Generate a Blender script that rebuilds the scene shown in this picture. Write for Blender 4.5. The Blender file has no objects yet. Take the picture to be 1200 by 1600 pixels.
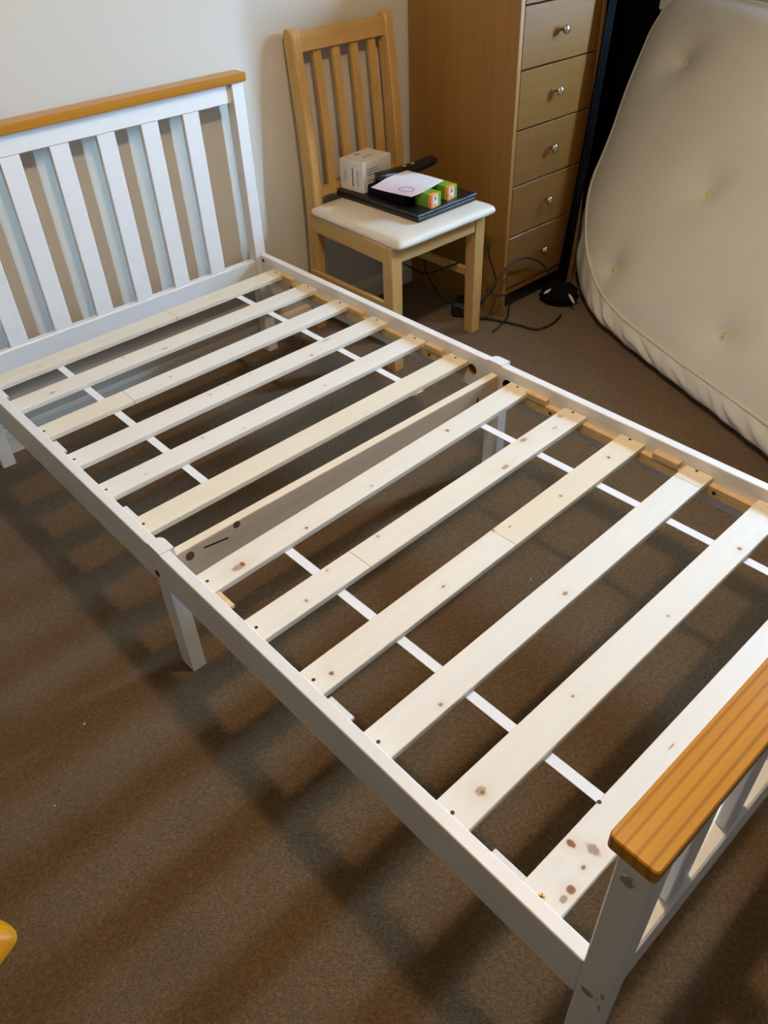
import bpy, bmesh, math, random
from mathutils import Vector, Matrix, noise
random.seed(7)
sc = bpy.context.scene
COL = sc.collection
PI = math.pi

# ------------------------------------------------------------------ camera
def cam_axes(yaw, pitch, roll):
    f = Vector((math.sin(yaw)*math.cos(pitch), math.cos(yaw)*math.cos(pitch), -math.sin(pitch)))
    r = Vector((math.cos(yaw), -math.sin(yaw), 0)); u = r.cross(f)
    return r*math.cos(roll)+u*math.sin(roll), -r*math.sin(roll)+u*math.cos(roll), f
cd = bpy.data.cameras.new('camera'); cam = bpy.data.objects.new('camera', cd); COL.objects.link(cam)
_r, _u, _f = cam_axes(0.714512746, 0.703282735, -0.0442465360)
cam.matrix_world = Matrix(((_r.x, _u.x, -_f.x, -0.382122581), (_r.y, _u.y, -_f.y, -2.05185408),
                           (_r.z, _u.z, -_f.z, 1.30814555), (0, 0, 0, 1)))
cd.sensor_fit = 'VERTICAL'; cd.sensor_height = 24.0; cd.lens = 1241.55561*24.0/1600.0
cd.clip_start = 0.02
sc.camera = cam

# ------------------------------------------------------------------ exposure, world, lamps
sc.view_settings.view_transform = 'Standard'; sc.view_settings.look = 'None'
sc.view_settings.gamma = 1.0; sc.view_settings.use_curve_mapping = False
sc.view_settings.exposure = 0.30
world = bpy.data.worlds.new('daylight'); sc.world = world; world.use_nodes = True
wn = world.node_tree.nodes['Background']
wn.inputs['Strength'].default_value = 330.0
_nt = world.node_tree; _tc = _nt.nodes.new('ShaderNodeTexCoord'); _sx = _nt.nodes.new('ShaderNodeSeparateXYZ')
_rp = _nt.nodes.new('ShaderNodeValToRGB'); _mp = _nt.nodes.new('ShaderNodeMapRange')
_mp.inputs[1].default_value = -0.06; _mp.inputs[2].default_value = 0.06            # dull ground below the horizon, even cloud above
_nt.links.new(_tc.outputs['Generated'], _sx.inputs[0]); _nt.links.new(_sx.outputs[2], _mp.inputs[0]); _nt.links.new(_mp.outputs[0], _rp.inputs[0])
_rp.color_ramp.elements[0].color = (0.07, 0.085, 0.08, 1); _rp.color_ramp.elements[1].color = (0.43, 0.70, 1.0, 1)
_nt.links.new(_rp.outputs[0], wn.inputs['Color'])

LAMP = (0.44, -1.40, 2.05); LAMP_W = 47.0
lp = bpy.data.lights.new('bulb_light', 'POINT'); lp.energy = LAMP_W; lp.color = (1.0, 0.75, 0.47)
lp.shadow_soft_size = 0.055
lo = bpy.data.objects.new('bulb_light', lp); lo.location = LAMP; COL.objects.link(lo)

XR, YB, XL, YF, ZC = 3.2, 0.068, -2.4, -4.6, 2.4        # right, back, left, front walls and ceiling
WY0, WY1, WZ0, WZ1 = -2.4, -0.75, 0.85, 2.1             # window opening in the right wall
GAP0, GAP1 = -1.570, -1.430                               # the slot left open between the curtains
pl = bpy.data.lights.new('window_portal', 'AREA'); pl.shape = 'RECTANGLE'
pl.size = WZ1-WZ0; pl.size_y = WY1-WY0; pl.cycles.is_portal = True
po = bpy.data.objects.new('window_portal', pl); COL.objects.link(po)
po.location = (XR+0.10, (WY0+WY1)/2, (WZ0+WZ1)/2); po.rotation_euler = (0, PI/2, 0)

# ------------------------------------------------------------------ materials
def mat(name, rough=0.5, spec=0.5):
    m = bpy.data.materials.new(name); m.use_nodes = True
    nt = m.node_tree; b = nt.nodes['Principled BSDF']
    b.inputs['Roughness'].default_value = rough; b.inputs['Specular IOR Level'].default_value = spec
    return m, nt, b
def N(nt, t, **k):
    n = nt.nodes.new(t)
    for a, v in k.items():
        if a.startswith('i_'):
            key = a[2:]
            n.inputs[int(key) if key.isdigit() else key].default_value = v
        else: setattr(n, a, v)
    return n
def ramp(nt, fac, stops):
    r = nt.nodes.new('ShaderNodeValToRGB'); e = r.color_ramp.elements
    e[0].position, e[0].color = stops[0][0], (*stops[0][1], 1)
    e[1].position, e[1].color = stops[-1][0], (*stops[-1][1], 1)
    for p, c in stops[1:-1]:
        x = e.new(p); x.color = (*c, 1)
    nt.links.new(fac, r.inputs[0]); return r.outputs[0]
def coords(nt, scale=(1, 1, 1), rand=False):
    tc = N(nt, 'ShaderNodeTexCoord'); mp = N(nt, 'ShaderNodeMapping'); mp.inputs['Scale'].default_value = scale
    nt.links.new(tc.outputs['Object'], mp.inputs['Vector'])
    if rand:
        oi = N(nt, 'ShaderNodeObjectInfo'); ml = N(nt, 'ShaderNodeMath', operation='MULTIPLY', i_1=37.0)
        nt.links.new(oi.outputs['Random'], ml.inputs[0])
        cb = N(nt, 'ShaderNodeCombineXYZ')
        for k in range(3): nt.links.new(ml.outputs[0], cb.inputs[k])
        nt.links.new(cb.outputs[0], mp.inputs['Location'])
    return mp.outputs[0]
def bump(nt, b, h, strength, dist=0.01):
    bp = N(nt, 'ShaderNodeBump', i_Strength=strength, i_Distance=dist)
    nt.links.new(h, bp.inputs['Height']); nt.links.new(bp.outputs[0], b.inputs['Normal'])
def noise_tex(nt, vec, scale, detail=4, rough=0.55):
    n = N(nt, 'ShaderNodeTexNoise', i_Scale=scale, i_Detail=detail, i_Roughness=rough)
    nt.links.new(vec, n.inputs['Vector']); return n.outputs[0]
def plain(name, c, rough=0.5, spec=0.5, metal=0.0, var=0.06, nscale=40, bmp=0.0):
    m, nt, b = mat(name, rough, spec); v = coords(nt)
    f = noise_tex(nt, v, nscale)
    d = tuple(x*(1-var) for x in c); l = tuple(min(1, x*(1+var)) for x in c)
    nt.links.new(ramp(nt, f, [(0.3, d), (0.7, l)]), b.inputs['Base Color'])
    b.inputs['Metallic'].default_value = metal
    if bmp: bump(nt, b, f, bmp, 0.002)
    return m
def wood(name, dark, light, scale=(1.2, 16, 16), rough=0.4, fine=0.35, mid=None, bmp=0.12, wave=0.0):
    """grain runs along the object's local x when scale is small on x"""
    m, nt, b = mat(name, rough, 0.4); v = coords(nt, scale, True)
    n1 = noise_tex(nt, v, 2.2, 6, 0.6)
    n2 = noise_tex(nt, v, 14.0, 3, 0.6)
    mx = N(nt, 'ShaderNodeMix', data_type='FLOAT'); mx.inputs[0].default_value = fine
    nt.links.new(n1, mx.inputs[2]); nt.links.new(n2, mx.inputs[3]); fac = mx.outputs[0]
    if wave:
        w = N(nt, 'ShaderNodeTexWave', wave_type='BANDS', bands_direction='Y', i_Scale=1.0, i_Distortion=7.0, i_Detail=2.0)
        w.inputs['Detail Scale'].default_value = 0.35
        nt.links.new(v, w.inputs['Vector'])
        pw = N(nt, 'ShaderNodeMath', operation='POWER', i_1=5.0); nt.links.new(w.outputs['Fac'], pw.inputs[0])
        m2 = N(nt, 'ShaderNodeMix', data_type='FLOAT'); m2.inputs[0].default_value = wave
        nt.links.new(fac, m2.inputs[2]); nt.links.new(pw.outputs[0], m2.inputs[3]); fac = m2.outputs[0]
    st = [(0.25, light), (0.78, dark)] if mid is None else [(0.25, light), (0.5, mid), (0.78, dark)]
    nt.links.new(ramp(nt, fac, st), b.inputs['Base Color'])
    if bmp: bump(nt, b, fac, bmp, 0.001)
    return m

M = {}
M['white'] = plain('white_paint', (0.80, 0.80, 0.80), 0.38, 0.5, var=0.02, nscale=25, bmp=0.03)
M['white_rough'] = plain('white_primer', (0.70, 0.69, 0.66), 0.6, 0.3, var=0.05, nscale=60, bmp=0.06)
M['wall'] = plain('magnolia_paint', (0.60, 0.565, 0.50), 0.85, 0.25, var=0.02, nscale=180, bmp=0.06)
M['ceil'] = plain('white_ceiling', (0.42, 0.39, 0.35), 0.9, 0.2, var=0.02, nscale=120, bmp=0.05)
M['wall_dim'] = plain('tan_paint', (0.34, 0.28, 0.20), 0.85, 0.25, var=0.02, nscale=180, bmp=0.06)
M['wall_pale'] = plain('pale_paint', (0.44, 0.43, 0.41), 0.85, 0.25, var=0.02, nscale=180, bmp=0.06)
M['skirt'] = plain('cream_gloss', (0.70, 0.66, 0.57), 0.4, 0.5, var=0.02)
M['strap'] = plain('white_webbing', (0.82, 0.84, 0.88), 0.6, 0.3, var=0.05, nscale=400, bmp=0.2)
M['cap'] = wood('honey_stained_pine', (0.34, 0.130, 0.007), (0.56, 0.255, 0.022), (0.5, 24, 24), 0.28, 0.25, bmp=0.05, wave=0.42)
M['ledger'] = wood('yellow_pine', (0.56, 0.37, 0.17), (0.80, 0.61, 0.36), (1.5, 30, 30), 0.6, 0.4)
M['beam'] = wood('raw_pine_beam', (0.54, 0.39, 0.27), (0.70, 0.56, 0.42), (1.0, 18, 18), 0.6, 0.4)
M['chair'] = wood('beech_lacquer', (0.46, 0.255, 0.075), (0.64, 0.405, 0.150), (22, 22, 1.3), 0.33, 0.4)
M['chair_x'] = wood('beech_lacquer_rails', (0.46, 0.255, 0.075), (0.64, 0.405, 0.150), (1.3, 22, 22), 0.33, 0.4)
M['chair_y'] = wood('beech_lacquer_sides', (0.46, 0.255, 0.075), (0.64, 0.405, 0.150), (22, 1.3, 22), 0.33, 0.4)
M['veneer_side'] = wood('oak_veneer_upright', (0.215, 0.100, 0.019), (0.315, 0.160, 0.037), (14, 14, 0.5), 0.45, 0.45, bmp=0.04)
M['veneer'] = wood('oak_veneer_drawer', (0.130, 0.057, 0.011), (0.205, 0.097, 0.023), (0.7, 14, 22), 0.30, 0.45, bmp=0.04)
M['dark_gap'] = plain('dark_carcass', (0.03, 0.018, 0.01), 0.9, 0.1)
M['seat'] = plain('cream_vinyl', (0.70, 0.64, 0.54), 0.5, 0.45, var=0.05, nscale=9, bmp=0.05)
M['metal'] = plain('brushed_nickel', (0.55, 0.53, 0.50), 0.22, 0.5, 1.0, var=0.03)
M['bolt'] = plain('zinc_bolt', (0.55, 0.55, 0.52), 0.28, 0.5, 0.9, var=0.08)
M['brass'] = plain('brass_screw', (0.60, 0.46, 0.22), 0.55, 0.5, 0.7, var=0.03)
M['screw'] = plain('dark_screw', (0.05, 0.04, 0.035), 0.5, 0.4, 0.6, var=0.1)
M['knot'] = plain('dark_knot', (0.13, 0.055, 0.022), 0.7, 0.2, var=0.35, nscale=120)
M['raw'] = wood('raw_pine_lit_top', (0.74, 0.62, 0.45), (0.84, 0.76, 0.62), (1.0, 24, 24), 0.55, 0.4)
M['hole'] = wood('drilled_pine', (0.30, 0.14, 0.04), (0.50, 0.28, 0.10), (6, 6, 6), 0.8)
M['laptop'] = plain('black_laptop_lid', (0.012, 0.013, 0.016), 0.34, 0.5, var=0.1)
M['black'] = plain('black_plastic', (0.010, 0.010, 0.010), 0.38, 0.5, var=0.1)
M['matte_black'] = plain('matte_black_cloth', (0.006, 0.006, 0.007), 0.9, 0.15)
M['rubber'] = plain('black_cable', (0.012, 0.010, 0.010), 0.5, 0.4, var=0.1)
M['navy'] = plain('navy_cloth', (0.0035, 0.005, 0.007), 0.95, 0.1, var=0.2, nscale=200, bmp=0.15)
M['tip'] = plain('pale_trim', (0.62, 0.55, 0.47), 0.6, 0.3)
M['mattress'] = plain('cream_ticking', (0.69, 0.68, 0.645), 0.9, 0.15, var=0.025, nscale=6, bmp=0.05)
M['tuft'] = plain('cream_tuft', (0.70, 0.64, 0.46), 0.9, 0.1, var=0.08, nscale=300)
M['yellow'] = plain('yellow_plastic', (0.75, 0.36, 0.01), 0.4, 0.5, var=0.1, nscale=12)
M['green'] = plain('green_card', (0.16, 0.34, 0.02), 0.45, 0.4, var=0.1)
M['orange'] = plain('orange_card', (0.80, 0.28, 0.06), 0.45, 0.4, var=0.1)
M['card'] = plain('white_card', (0.70, 0.70, 0.68), 0.5, 0.4, var=0.03)
M['ink'] = plain('grey_print', (0.22, 0.22, 0.23), 0.6, 0.3, var=0.1)
M['silver'] = plain('silver_button', (0.75, 0.72, 0.65), 0.3, 0.5, 0.6)
M['shade'] = plain('opal_glass', (0.9, 0.88, 0.82), 0.4, 0.5)

# carpet: brown twist pile, colour flecks and fine relief
def carpet():
    m, nt, b = mat('brown_twist_carpet', 1.0, 0.05); v = coords(nt)
    n1 = noise_tex(nt, v, 420, 2, 0.7); n2 = noise_tex(nt, v, 130, 3, 0.6); n3 = noise_tex(nt, v, 5, 3, 0.5)
    mx = N(nt, 'ShaderNodeMix', data_type='FLOAT'); mx.inputs[0].default_value = 0.4
    nt.links.new(n1, mx.inputs[2]); nt.links.new(n2, mx.inputs[3])
    c1 = ramp(nt, mx.outputs[0], [(0.34, (0.100, 0.060, 0.027)), (0.5, (0.170, 0.106, 0.051)), (0.66, (0.255, 0.170, 0.092))])
    c2 = ramp(nt, n3, [(0.3, (0.86, 0.86, 0.86)), (0.7, (1.0, 1.0, 1.0))])
    mm = N(nt, 'ShaderNodeMix', data_type='RGBA', blend_type='MULTIPLY'); mm.inputs[0].default_value = 1.0
    nt.links.new(c1, mm.inputs[6]); nt.links.new(c2, mm.inputs[7])
    nt.links.new(mm.outputs[2], b.inputs['Base Color'])
    b.inputs['Sheen Weight'].default_value = 0.15
    bump(nt, b, mx.outputs[0], 0.9, 0.006); return m
M['carpet'] = carpet()

def glass():
    m = bpy.data.materials.new('window_glass'); m.use_nodes = True; nt = m.node_tree
    for n in list(nt.nodes): nt.nodes.remove(n)
    o = N(nt, 'ShaderNodeOutputMaterial'); t = N(nt, 'ShaderNodeBsdfTransparent'); g = N(nt, 'ShaderNodeBsdfGlossy', i_Roughness=0.02)
    x = N(nt, 'ShaderNodeMixShader'); x.inputs[0].default_value = 0.05
    nt.links.new(t.outputs[0], x.inputs[1]); nt.links.new(g.outputs[0], x.inputs[2]); nt.links.new(x.outputs[0], o.inputs[0])
    return m
M['glass'] = glass()
M['bulb'] = bpy.data.materials.new('lit_bulb'); M['bulb'].use_nodes = True
_b = M['bulb'].node_tree.nodes['Principled BSDF']; _b.inputs['Emission Color'].default_value = (1, .8, .56, 1); _b.inputs['Emission Strength'].default_value = 4

def slat_mat(i, knots, joint, warm):
    """raw pine slat: object space, x along the slat; knots = (x, y, rx, ry, depth); joint = (x, side tone)"""
    m, nt, b = mat('raw_pine_slat_%d' % i, 0.5, 0.35); v = coords(nt, (1.6, 26, 26), True)
    n1 = noise_tex(nt, v, 1.6, 6, 0.6); n2 = noise_tex(nt, v, 9, 3, 0.6)
    mx = N(nt, 'ShaderNodeMix', data_type='FLOAT'); mx.inputs[0].default_value = 0.4
    nt.links.new(n1, mx.inputs[2]); nt.links.new(n2, mx.inputs[3])
    A = [(0.84, 0.82, 0.77), (0.78, 0.74, 0.67)]; Y = [(0.82, 0.72, 0.52), (0.72, 0.58, 0.36)]
    mixc = lambda a, c, t: tuple(x*(1-t)+y*t for x, y in zip(a, c))
    col = ramp(nt, mx.outputs[0], [(0.3, mixc(A[0], Y[0], warm)), (0.75, mixc(A[1], Y[1], warm))])
    tc = N(nt, 'ShaderNodeTexCoord'); sx = N(nt, 'ShaderNodeSeparateXYZ'); nt.links.new(tc.outputs['Object'], sx.inputs[0])
    def math2(op, a, bb):
        n = N(nt, 'ShaderNodeMath', operation=op)
        for k, s in enumerate((a, bb)):
            if isinstance(s, (int, float)): n.inputs[k].default_value = s
            else: nt.links.new(s, n.inputs[k])
        return n.outputs[0]
    def over(base, fac, c, mode='MIX'):
        q = N(nt, 'ShaderNodeMix', data_type='RGBA', blend_type=mode); nt.links.new(fac, q.inputs[0])
        nt.links.new(base, q.inputs[6]); q.inputs[7].default_value = (*c, 1); return q.outputs[2]
    X, Yc = sx.outputs[0], sx.outputs[1]
    # far rail's shade painted into the slat end: warmer tone, ragged edge
    wob = math2('ADD', X, math2('MULTIPLY', math2('SUBTRACT', n1, 0.5), 0.05))
    endf = N(nt, 'ShaderNodeMapRange'); endf.inputs[1].default_value = 0.385; endf.inputs[2].default_value = 0.425
    nt.links.new(wob, endf.inputs[0]); endf.inputs[4].default_value = 0.25
    col = over(col, endf.outputs[0], (0.80, 0.62, 0.36))
    if joint:
        jx, tone = joint
        s = math2('GREATER_THAN', X, jx) if tone > 0 else math2('LESS_THAN', X, jx)
        col = over(col, math2('MULTIPLY', s, abs(tone)), (0.78, 0.63, 0.38))
        ln = math2('LESS_THAN', math2('ABSOLUTE', math2('SUBTRACT', X, jx), 0), 0.0012)
        col = over(col, math2('MULTIPLY', ln, 0.6), (0.35, 0.25, 0.15))
    for (kx, ky, rx, ry, dp) in knots:
        rx *= 0.78; ry *= 0.78
        dx = math2('DIVIDE', math2('SUBTRACT', X, kx), rx); dy = math2('DIVIDE', math2('SUBTRACT', Yc, ky), ry)
        d = math2('SQRT', math2('ADD', math2('MULTIPLY', dx, dx), math2('MULTIPLY', dy, dy)), 0)
        d = math2('ADD', d, math2('MULTIPLY', math2('SUBTRACT', n2, 0.5), 0.9))
        mr = N(nt, 'ShaderNodeMapRange'); mr.inputs[1].default_value = 1.05; mr.inputs[2].default_value = 0.6
        mr.inputs[4].default_value = min(1.0, dp*1.25); nt.links.new(d, mr.inputs[0])
        h = N(nt, 'ShaderNodeMapRange'); h.inputs[1].default_value = 3.2; h.inputs[2].default_value = 0.6
        h.inputs[4].default_value = dp*0.35; nt.links.new(d, h.inputs[0])
        col = over(col, h.outputs[0], (0.66, 0.44, 0.22)); col = over(col, mr.outputs[0], (0.22, 0.095, 0.035))
    nt.links.new(col, b.inputs['Base Color']); bump(nt, b, mx.outputs[0], 0.15, 0.001)
    return m

# ------------------------------------------------------------------ object helpers
WL = {}
def link(o, parent=None, wloc=(0, 0, 0)):
    COL.objects.link(o)
    wl = Vector(wloc); WL[o] = wl
    if parent is not None:
        o.parent = parent; o.location = wl - WL[parent]
    else: o.location = wl
    return o
def tag(o, label=None, cat=None, group=None, kind=None):
    if label: o['label'] = label
    if cat: o['category'] = cat
    if group: o['group'] = group
    if kind: o['kind'] = kind
    return o
def thing(name, loc, label, cat, group=None):
    return tag(link(bpy.data.objects.new(name, None), None, loc), label, cat, group)
def from_bm(name, bm, m, parent=None, wloc=(0, 0, 0), smooth=False, auto=None):
    me = bpy.data.meshes.new(name)
    bmesh.ops.recalc_face_normals(bm, faces=bm.faces[:])
    bm.to_mesh(me); bm.free()
    for x in (m if isinstance(m, (list, tuple)) else [m]): me.materials.append(x)
    if smooth:
        for p in me.polygons: p.use_smooth = True
        if auto is not None: me.set_sharp_from_angle(angle=math.radians(auto))
    return link(bpy.data.objects.new(name, me), parent, wloc)
def bm_box(bm, c, s, bev=0.0, seg=1, rot=None):
    mt = Matrix.Translation(c) @ (rot.to_4x4() if rot else Matrix.Identity(4)) @ Matrix.Diagonal((*s, 1))
    r = bmesh.ops.create_cube(bm, size=1, matrix=mt)
    if bev:
        es = list({e for v in r['verts'] for e in v.link_edges})
        bmesh.ops.bevel(bm, geom=es, offset=bev, segments=seg, profile=0.5, affect='EDGES')
    return bm
def box(name, lo, hi, m, parent=None, bev=0.0015, seg=1):
    """axis-aligned box from corner lo to corner hi; origin at its centre"""
    c = [(a+b)/2 for a, b in zip(lo, hi)]; s = [b-a for a, b in zip(lo, hi)]
    bm = bmesh.new(); bm_box(bm, (0, 0, 0), s, bev, seg)
    return from_bm(name, bm, m, parent, c)
def bm_cyl(bm, a, b, r, seg=12, r2=None):
    a, b = Vector(a), Vector(b); d = b-a
    rot = d.to_track_quat('Z', 'Y').to_matrix().to_4x4()
    bmesh.ops.create_cone(bm, cap_ends=True, segments=seg, radius1=r, radius2=r if r2 is None else r2, depth=d.length,
                          matrix=Matrix.Translation((a+b)/2) @ rot)
    return bm
def cyl(name, a, b, r, m, parent=None, seg=16, r2=None, smooth=True):
    c = (Vector(a)+Vector(b))/2; bm = bmesh.new(); bm_cyl(bm, Vector(a)-c, Vector(b)-c, r, seg, r2)
    return from_bm(name, bm, m, parent, c, smooth, 40)
def catmull(pts, n=8, closed=False):
    P = [Vector(p) for p in pts]; out = []; L = len(P)
    rng = range(L) if closed else range(L-1)
    for i in rng:
        g = (lambda k: P[k % L]) if closed else (lambda k: P[max(0, min(L-1, k))])
        p0, p1, p2, p3 = g(i-1), g(i), g(i+1), g(i+2)
        for k in range(n):
            t = k/n
            out.append(0.5*((2*p1)+(p2-p0)*t+(2*p0-5*p1+4*p2-p3)*t*t+(3*p1-p0-3*p2+p3)*t**3))
    if not closed: out.append(P[-1])
    return out
def bm_tube(bm, pts, r, seg=8, closed=False):
    n = len(pts); rings = []; up = Vector((0, 0, 1)); prev = None
    for i, p in enumerate(pts):
        t = (pts[(i+1) % n]-pts[i-1]) if closed else (pts[min(i+1, n-1)]-pts[max(i-1, 0)])
        t.normalize()
        if prev is None:
            a = t.cross(up)
            if a.length < 1e-3: a = t.cross(Vector((1, 0, 0)))
        else: a = prev - t*prev.dot(t)
        a.normalize(); prev = a; b = t.cross(a)
        rr = r(i/(n-1)) if callable(r) else r
        rings.append([bm.verts.new(p+(a*math.cos(2*PI*k/seg)+b*math.sin(2*PI*k/seg))*rr) for k in range(seg)])
    for i in range(n if closed else n-1):
        A, B = rings[i], rings[(i+1) % n]
        for k in range(seg): bm.faces.new((A[k], A[(k+1) % seg], B[(k+1) % seg], B[k]))
    if not closed:
        bm.faces.new(rings[0][::-1]); bm.faces.new(rings[-1])
    return bm
def tube(name, pts, r, m, parent=None, n=8, seg=8):
    P = catmull(pts, n); c = P[0].copy(); bm = bmesh.new(); bm_tube(bm, [p-c for p in P], r, seg)
    return from_bm(name, bm, m, parent, c, True, 60)
def prism(name, poly, z0, z1, m, parent=None, bev=0.0):
    """horizontal outline (x, y) extruded from z0 to z1"""
    cx = sum(p[0] for p in poly)/len(poly); cy = sum(p[1] for p in poly)/len(poly); cz = (z0+z1)/2
    bm = bmesh.new(); vs = [bm.verts.new((p[0]-cx, p[1]-cy, z0-cz)) for p in poly]
    f = bm.faces.new(vs); r = bmesh.ops.extrude_face_region(bm, geom=[f])
    bmesh.ops.translate(bm, verts=[g for g in r['geom'] if isinstance(g, bmesh.types.BMVert)], vec=(0, 0, z1-z0))
    if bev: bmesh.ops.bevel(bm, geom=bm.edges[:], offset=bev, segments=2, affect='EDGES')
    return from_bm(name, bm, m, parent, (cx, cy, cz))
def struct(o): o['kind'] = 'structure'; return o

# ------------------------------------------------------------------ room shell
def grid_plane(name, lo, hi, m, z):
    bm = bmesh.new(); vs = [bm.verts.new(p) for p in ((lo[0], lo[1], 0), (hi[0], lo[1], 0), (hi[0], hi[1], 0), (lo[0], hi[1], 0))]
    bm.faces.new(vs); return from_bm(name, bm, m, None, (0, 0, z))
struct(box('floor', (XL, YF, -0.06), (XR, YB, 0), M['carpet'], bev=0))
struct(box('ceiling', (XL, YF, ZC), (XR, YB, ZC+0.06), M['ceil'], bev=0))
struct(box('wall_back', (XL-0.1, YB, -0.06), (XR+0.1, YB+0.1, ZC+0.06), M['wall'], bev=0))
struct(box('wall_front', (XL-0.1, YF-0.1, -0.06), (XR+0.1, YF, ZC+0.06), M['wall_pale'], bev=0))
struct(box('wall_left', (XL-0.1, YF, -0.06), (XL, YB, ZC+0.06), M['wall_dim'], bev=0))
bm = bmesh.new()                                            # right wall: four pieces round the window opening
for lo, hi in (((XR, YF, -0.06), (XR+0.1, WY0, ZC+0.06)), ((XR, WY1, -0.06), (XR+0.1, YB, ZC+0.06)),
               ((XR, WY0, -0.06), (XR+0.1, WY1, WZ0)), ((XR, WY0, WZ1), (XR+0.1, WY1, ZC+0.06))):
    bm_box(bm, [(a+b)/2 for a, b in zip(lo, hi)], [b-a for a, b in zip(lo, hi)])
struct(from_bm('wall_right', bm, M['wall']))
win = struct(thing('window_1', (XR+0.06, (WY0+WY1)/2, WZ0), None, None))
for lo, hi in (((XR+0.03, WY0, WZ0), (XR+0.09, WY0+0.05, WZ1)), ((XR+0.03, WY1-0.05, WZ0), (XR+0.09, WY1, WZ1)),
               ((XR+0.03, WY0+0.05, WZ0), (XR+0.09, WY1-0.05, WZ0+0.05)), ((XR+0.03, WY0+0.05, WZ1-0.05), (XR+0.09, WY1-0.05, WZ1))):
    box('window_frame', lo, hi, M['white'], win)
box('window_sill', (2.80, -2.75, 0.770), (XR, -0.12, 0.800), M['white'], win, 0.004, 2)
box('pane', (XR+0.058, WY0+0.05, WZ0+0.05), (XR+0.062, WY1-0.05, WZ1-0.05), M['glass'], win, bev=0)

def skirting(name, a, b, nrm):
    """skirting board with a stepped, rounded top from a to b, standing out along nrm"""
    a, b, n = Vector(a), Vector(b), Vector(nrm)
    prof = [(0, 0), (0.014, 0), (0.014, 0.052), (0.011, 0.060), (0.011, 0.064), (0.006, 0.072), (0, 0.074)]
    bm = bmesh.new(); A = [bm.verts.new(a+n*d+Vector((0, 0, z))) for d, z in prof]; B = [bm.verts.new(b+n*d+Vector((0, 0, z))) for d, z in prof]
    k = len(prof)
    for i in range(k): bm.faces.new((A[i], A[(i+1) % k], B[(i+1) % k], B[i]))
    bm.faces.new(A[::-1]); bm.faces.new(B)
    return struct(from_bm(name, bm, M['skirt']))
skirting('baseboard_back', (XL, YB, 0), (XR, YB, 0), (0, -1, 0))
skirting('baseboard_left', (XL, YF, 0), (XL, YB-0.014, 0), (1, 0, 0))
skirting('baseboard_front', (XL+0.014, YF, 0), (XR-0.014, YF, 0), (0, 1, 0))
skirting('baseboard_right', (XR, YF, 0), (XR, YB-0.014, 0), (-1, 0, 0))

# pendant lamp that gives the warm light (above the frame)
pend = thing('pendant_lamp', (LAMP[0], LAMP[1], ZC), 'bare warm bulb hanging from a white ceiling rose above the bed', 'lamp')
cyl('ceiling_rose', (LAMP[0], LAMP[1], ZC-0.03), (LAMP[0], LAMP[1], ZC), 0.05, M['shade'], pend)
cyl('flex', (LAMP[0], LAMP[1], LAMP[2]+0.14), (LAMP[0], LAMP[1], ZC-0.03), 0.004, M['shade'], pend, 8)
cyl('lamp_holder', (LAMP[0], LAMP[1], LAMP[2]+0.07), (LAMP[0], LAMP[1], LAMP[2]+0.14), 0.018, M['shade'], pend)

# ------------------------------------------------------------------ the bed
W, L, HR, T = 0.9564, 1.92, 0.3328, 0.0215
ZB = 0.2405                                                  # underside of the side rails
bed = thing('bed_frame', (W/2, -L/2, 0), 'white single wooden bed frame with honey coloured caps and bare pine slats, no mattress', 'bed')
PW, PD = 0.038, 0.038                                        # posts
def post(name, x0, y0, y1, z1):
    return box(name, (x0, y0, 0), (x0+PW, y1, z1), M['white'], bed, 0.002)
HZ, FZ = 0.8155, 0.592
hp = [post('headboard_post', 0, 0, PD, HZ), post('headboard_post', W-PW, 0, PD, HZ)]
fp = [post('footboard_post', 0, -L-PD, -L, FZ), post('footboard_post', W-PW, -L-PD, -L, FZ)]
# headboard
box('headboard_rail', (PW, 0.010, 0.7655), (W-PW, 0.030, HZ), M['white'], bed)
box('headboard_rail', (PW, 0.006, 0.236), (W-PW, 0.030, 0.318), M['white'], bed, 0.003)
SX = [0.137+0.125*k for k in range(6)]
for x in SX:
    box('headboard_slat', (x, 0.013, 0.318), (x+0.050, 0.027, 0.7655), M['white'], bed, 0.0015)
def cap_bar(name, x0, x1, y0, y1, z0, z1):
    """stained cap with rounded plan corners and eased edges"""
    c = Vector(((x0+x1)/2, (y0+y1)/2, (z0+z1)/2)); hx, hy, hz = (x1-x0)/2, (y1-y0)/2, (z1-z0)/2
    pl_ = []
    r = 0.006
    for sx, sy, a0 in ((1, 1, 0), (-1, 1, 90), (-1, -1, 180), (1, -1, 270)):
        for k in range(5):
            a = math.radians(a0+90*k/4); pl_.append((sx*(hx-r)+r*math.cos(a), sy*(hy-r)+r*math.sin(a)))
    bm = bmesh.new(); vs = [bm.verts.new((p[0], p[1], -hz)) for p in pl_]; f = bm.faces.new(vs)
    g = bmesh.ops.extrude_face_region(bm, geom=[f])
    bmesh.ops.translate(bm, verts=[v for v in g['geom'] if isinstance(v, bmesh.types.BMVert)], vec=(0, 0, 2*hz))
    es = [e for e in bm.edges if abs(e.verts[0].co.z-e.verts[1].co.z) < 1e-6]
    bmesh.ops.bevel(bm, geom=es, offset=0.0016, segments=1, affect='EDGES')
    return tag(from_bm(name, bm, M['cap'], bed, c, True, 35), 'honey stained wooden cap')
cap_bar('headboard_cap', -0.008, W+0.008, -0.010, 0.046, HZ, HZ+0.021)
cap_bar('footboard_cap', -0.006, W+0.006, -L-PD-0.003, -L+0.012, FZ, FZ+0.021)
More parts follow.
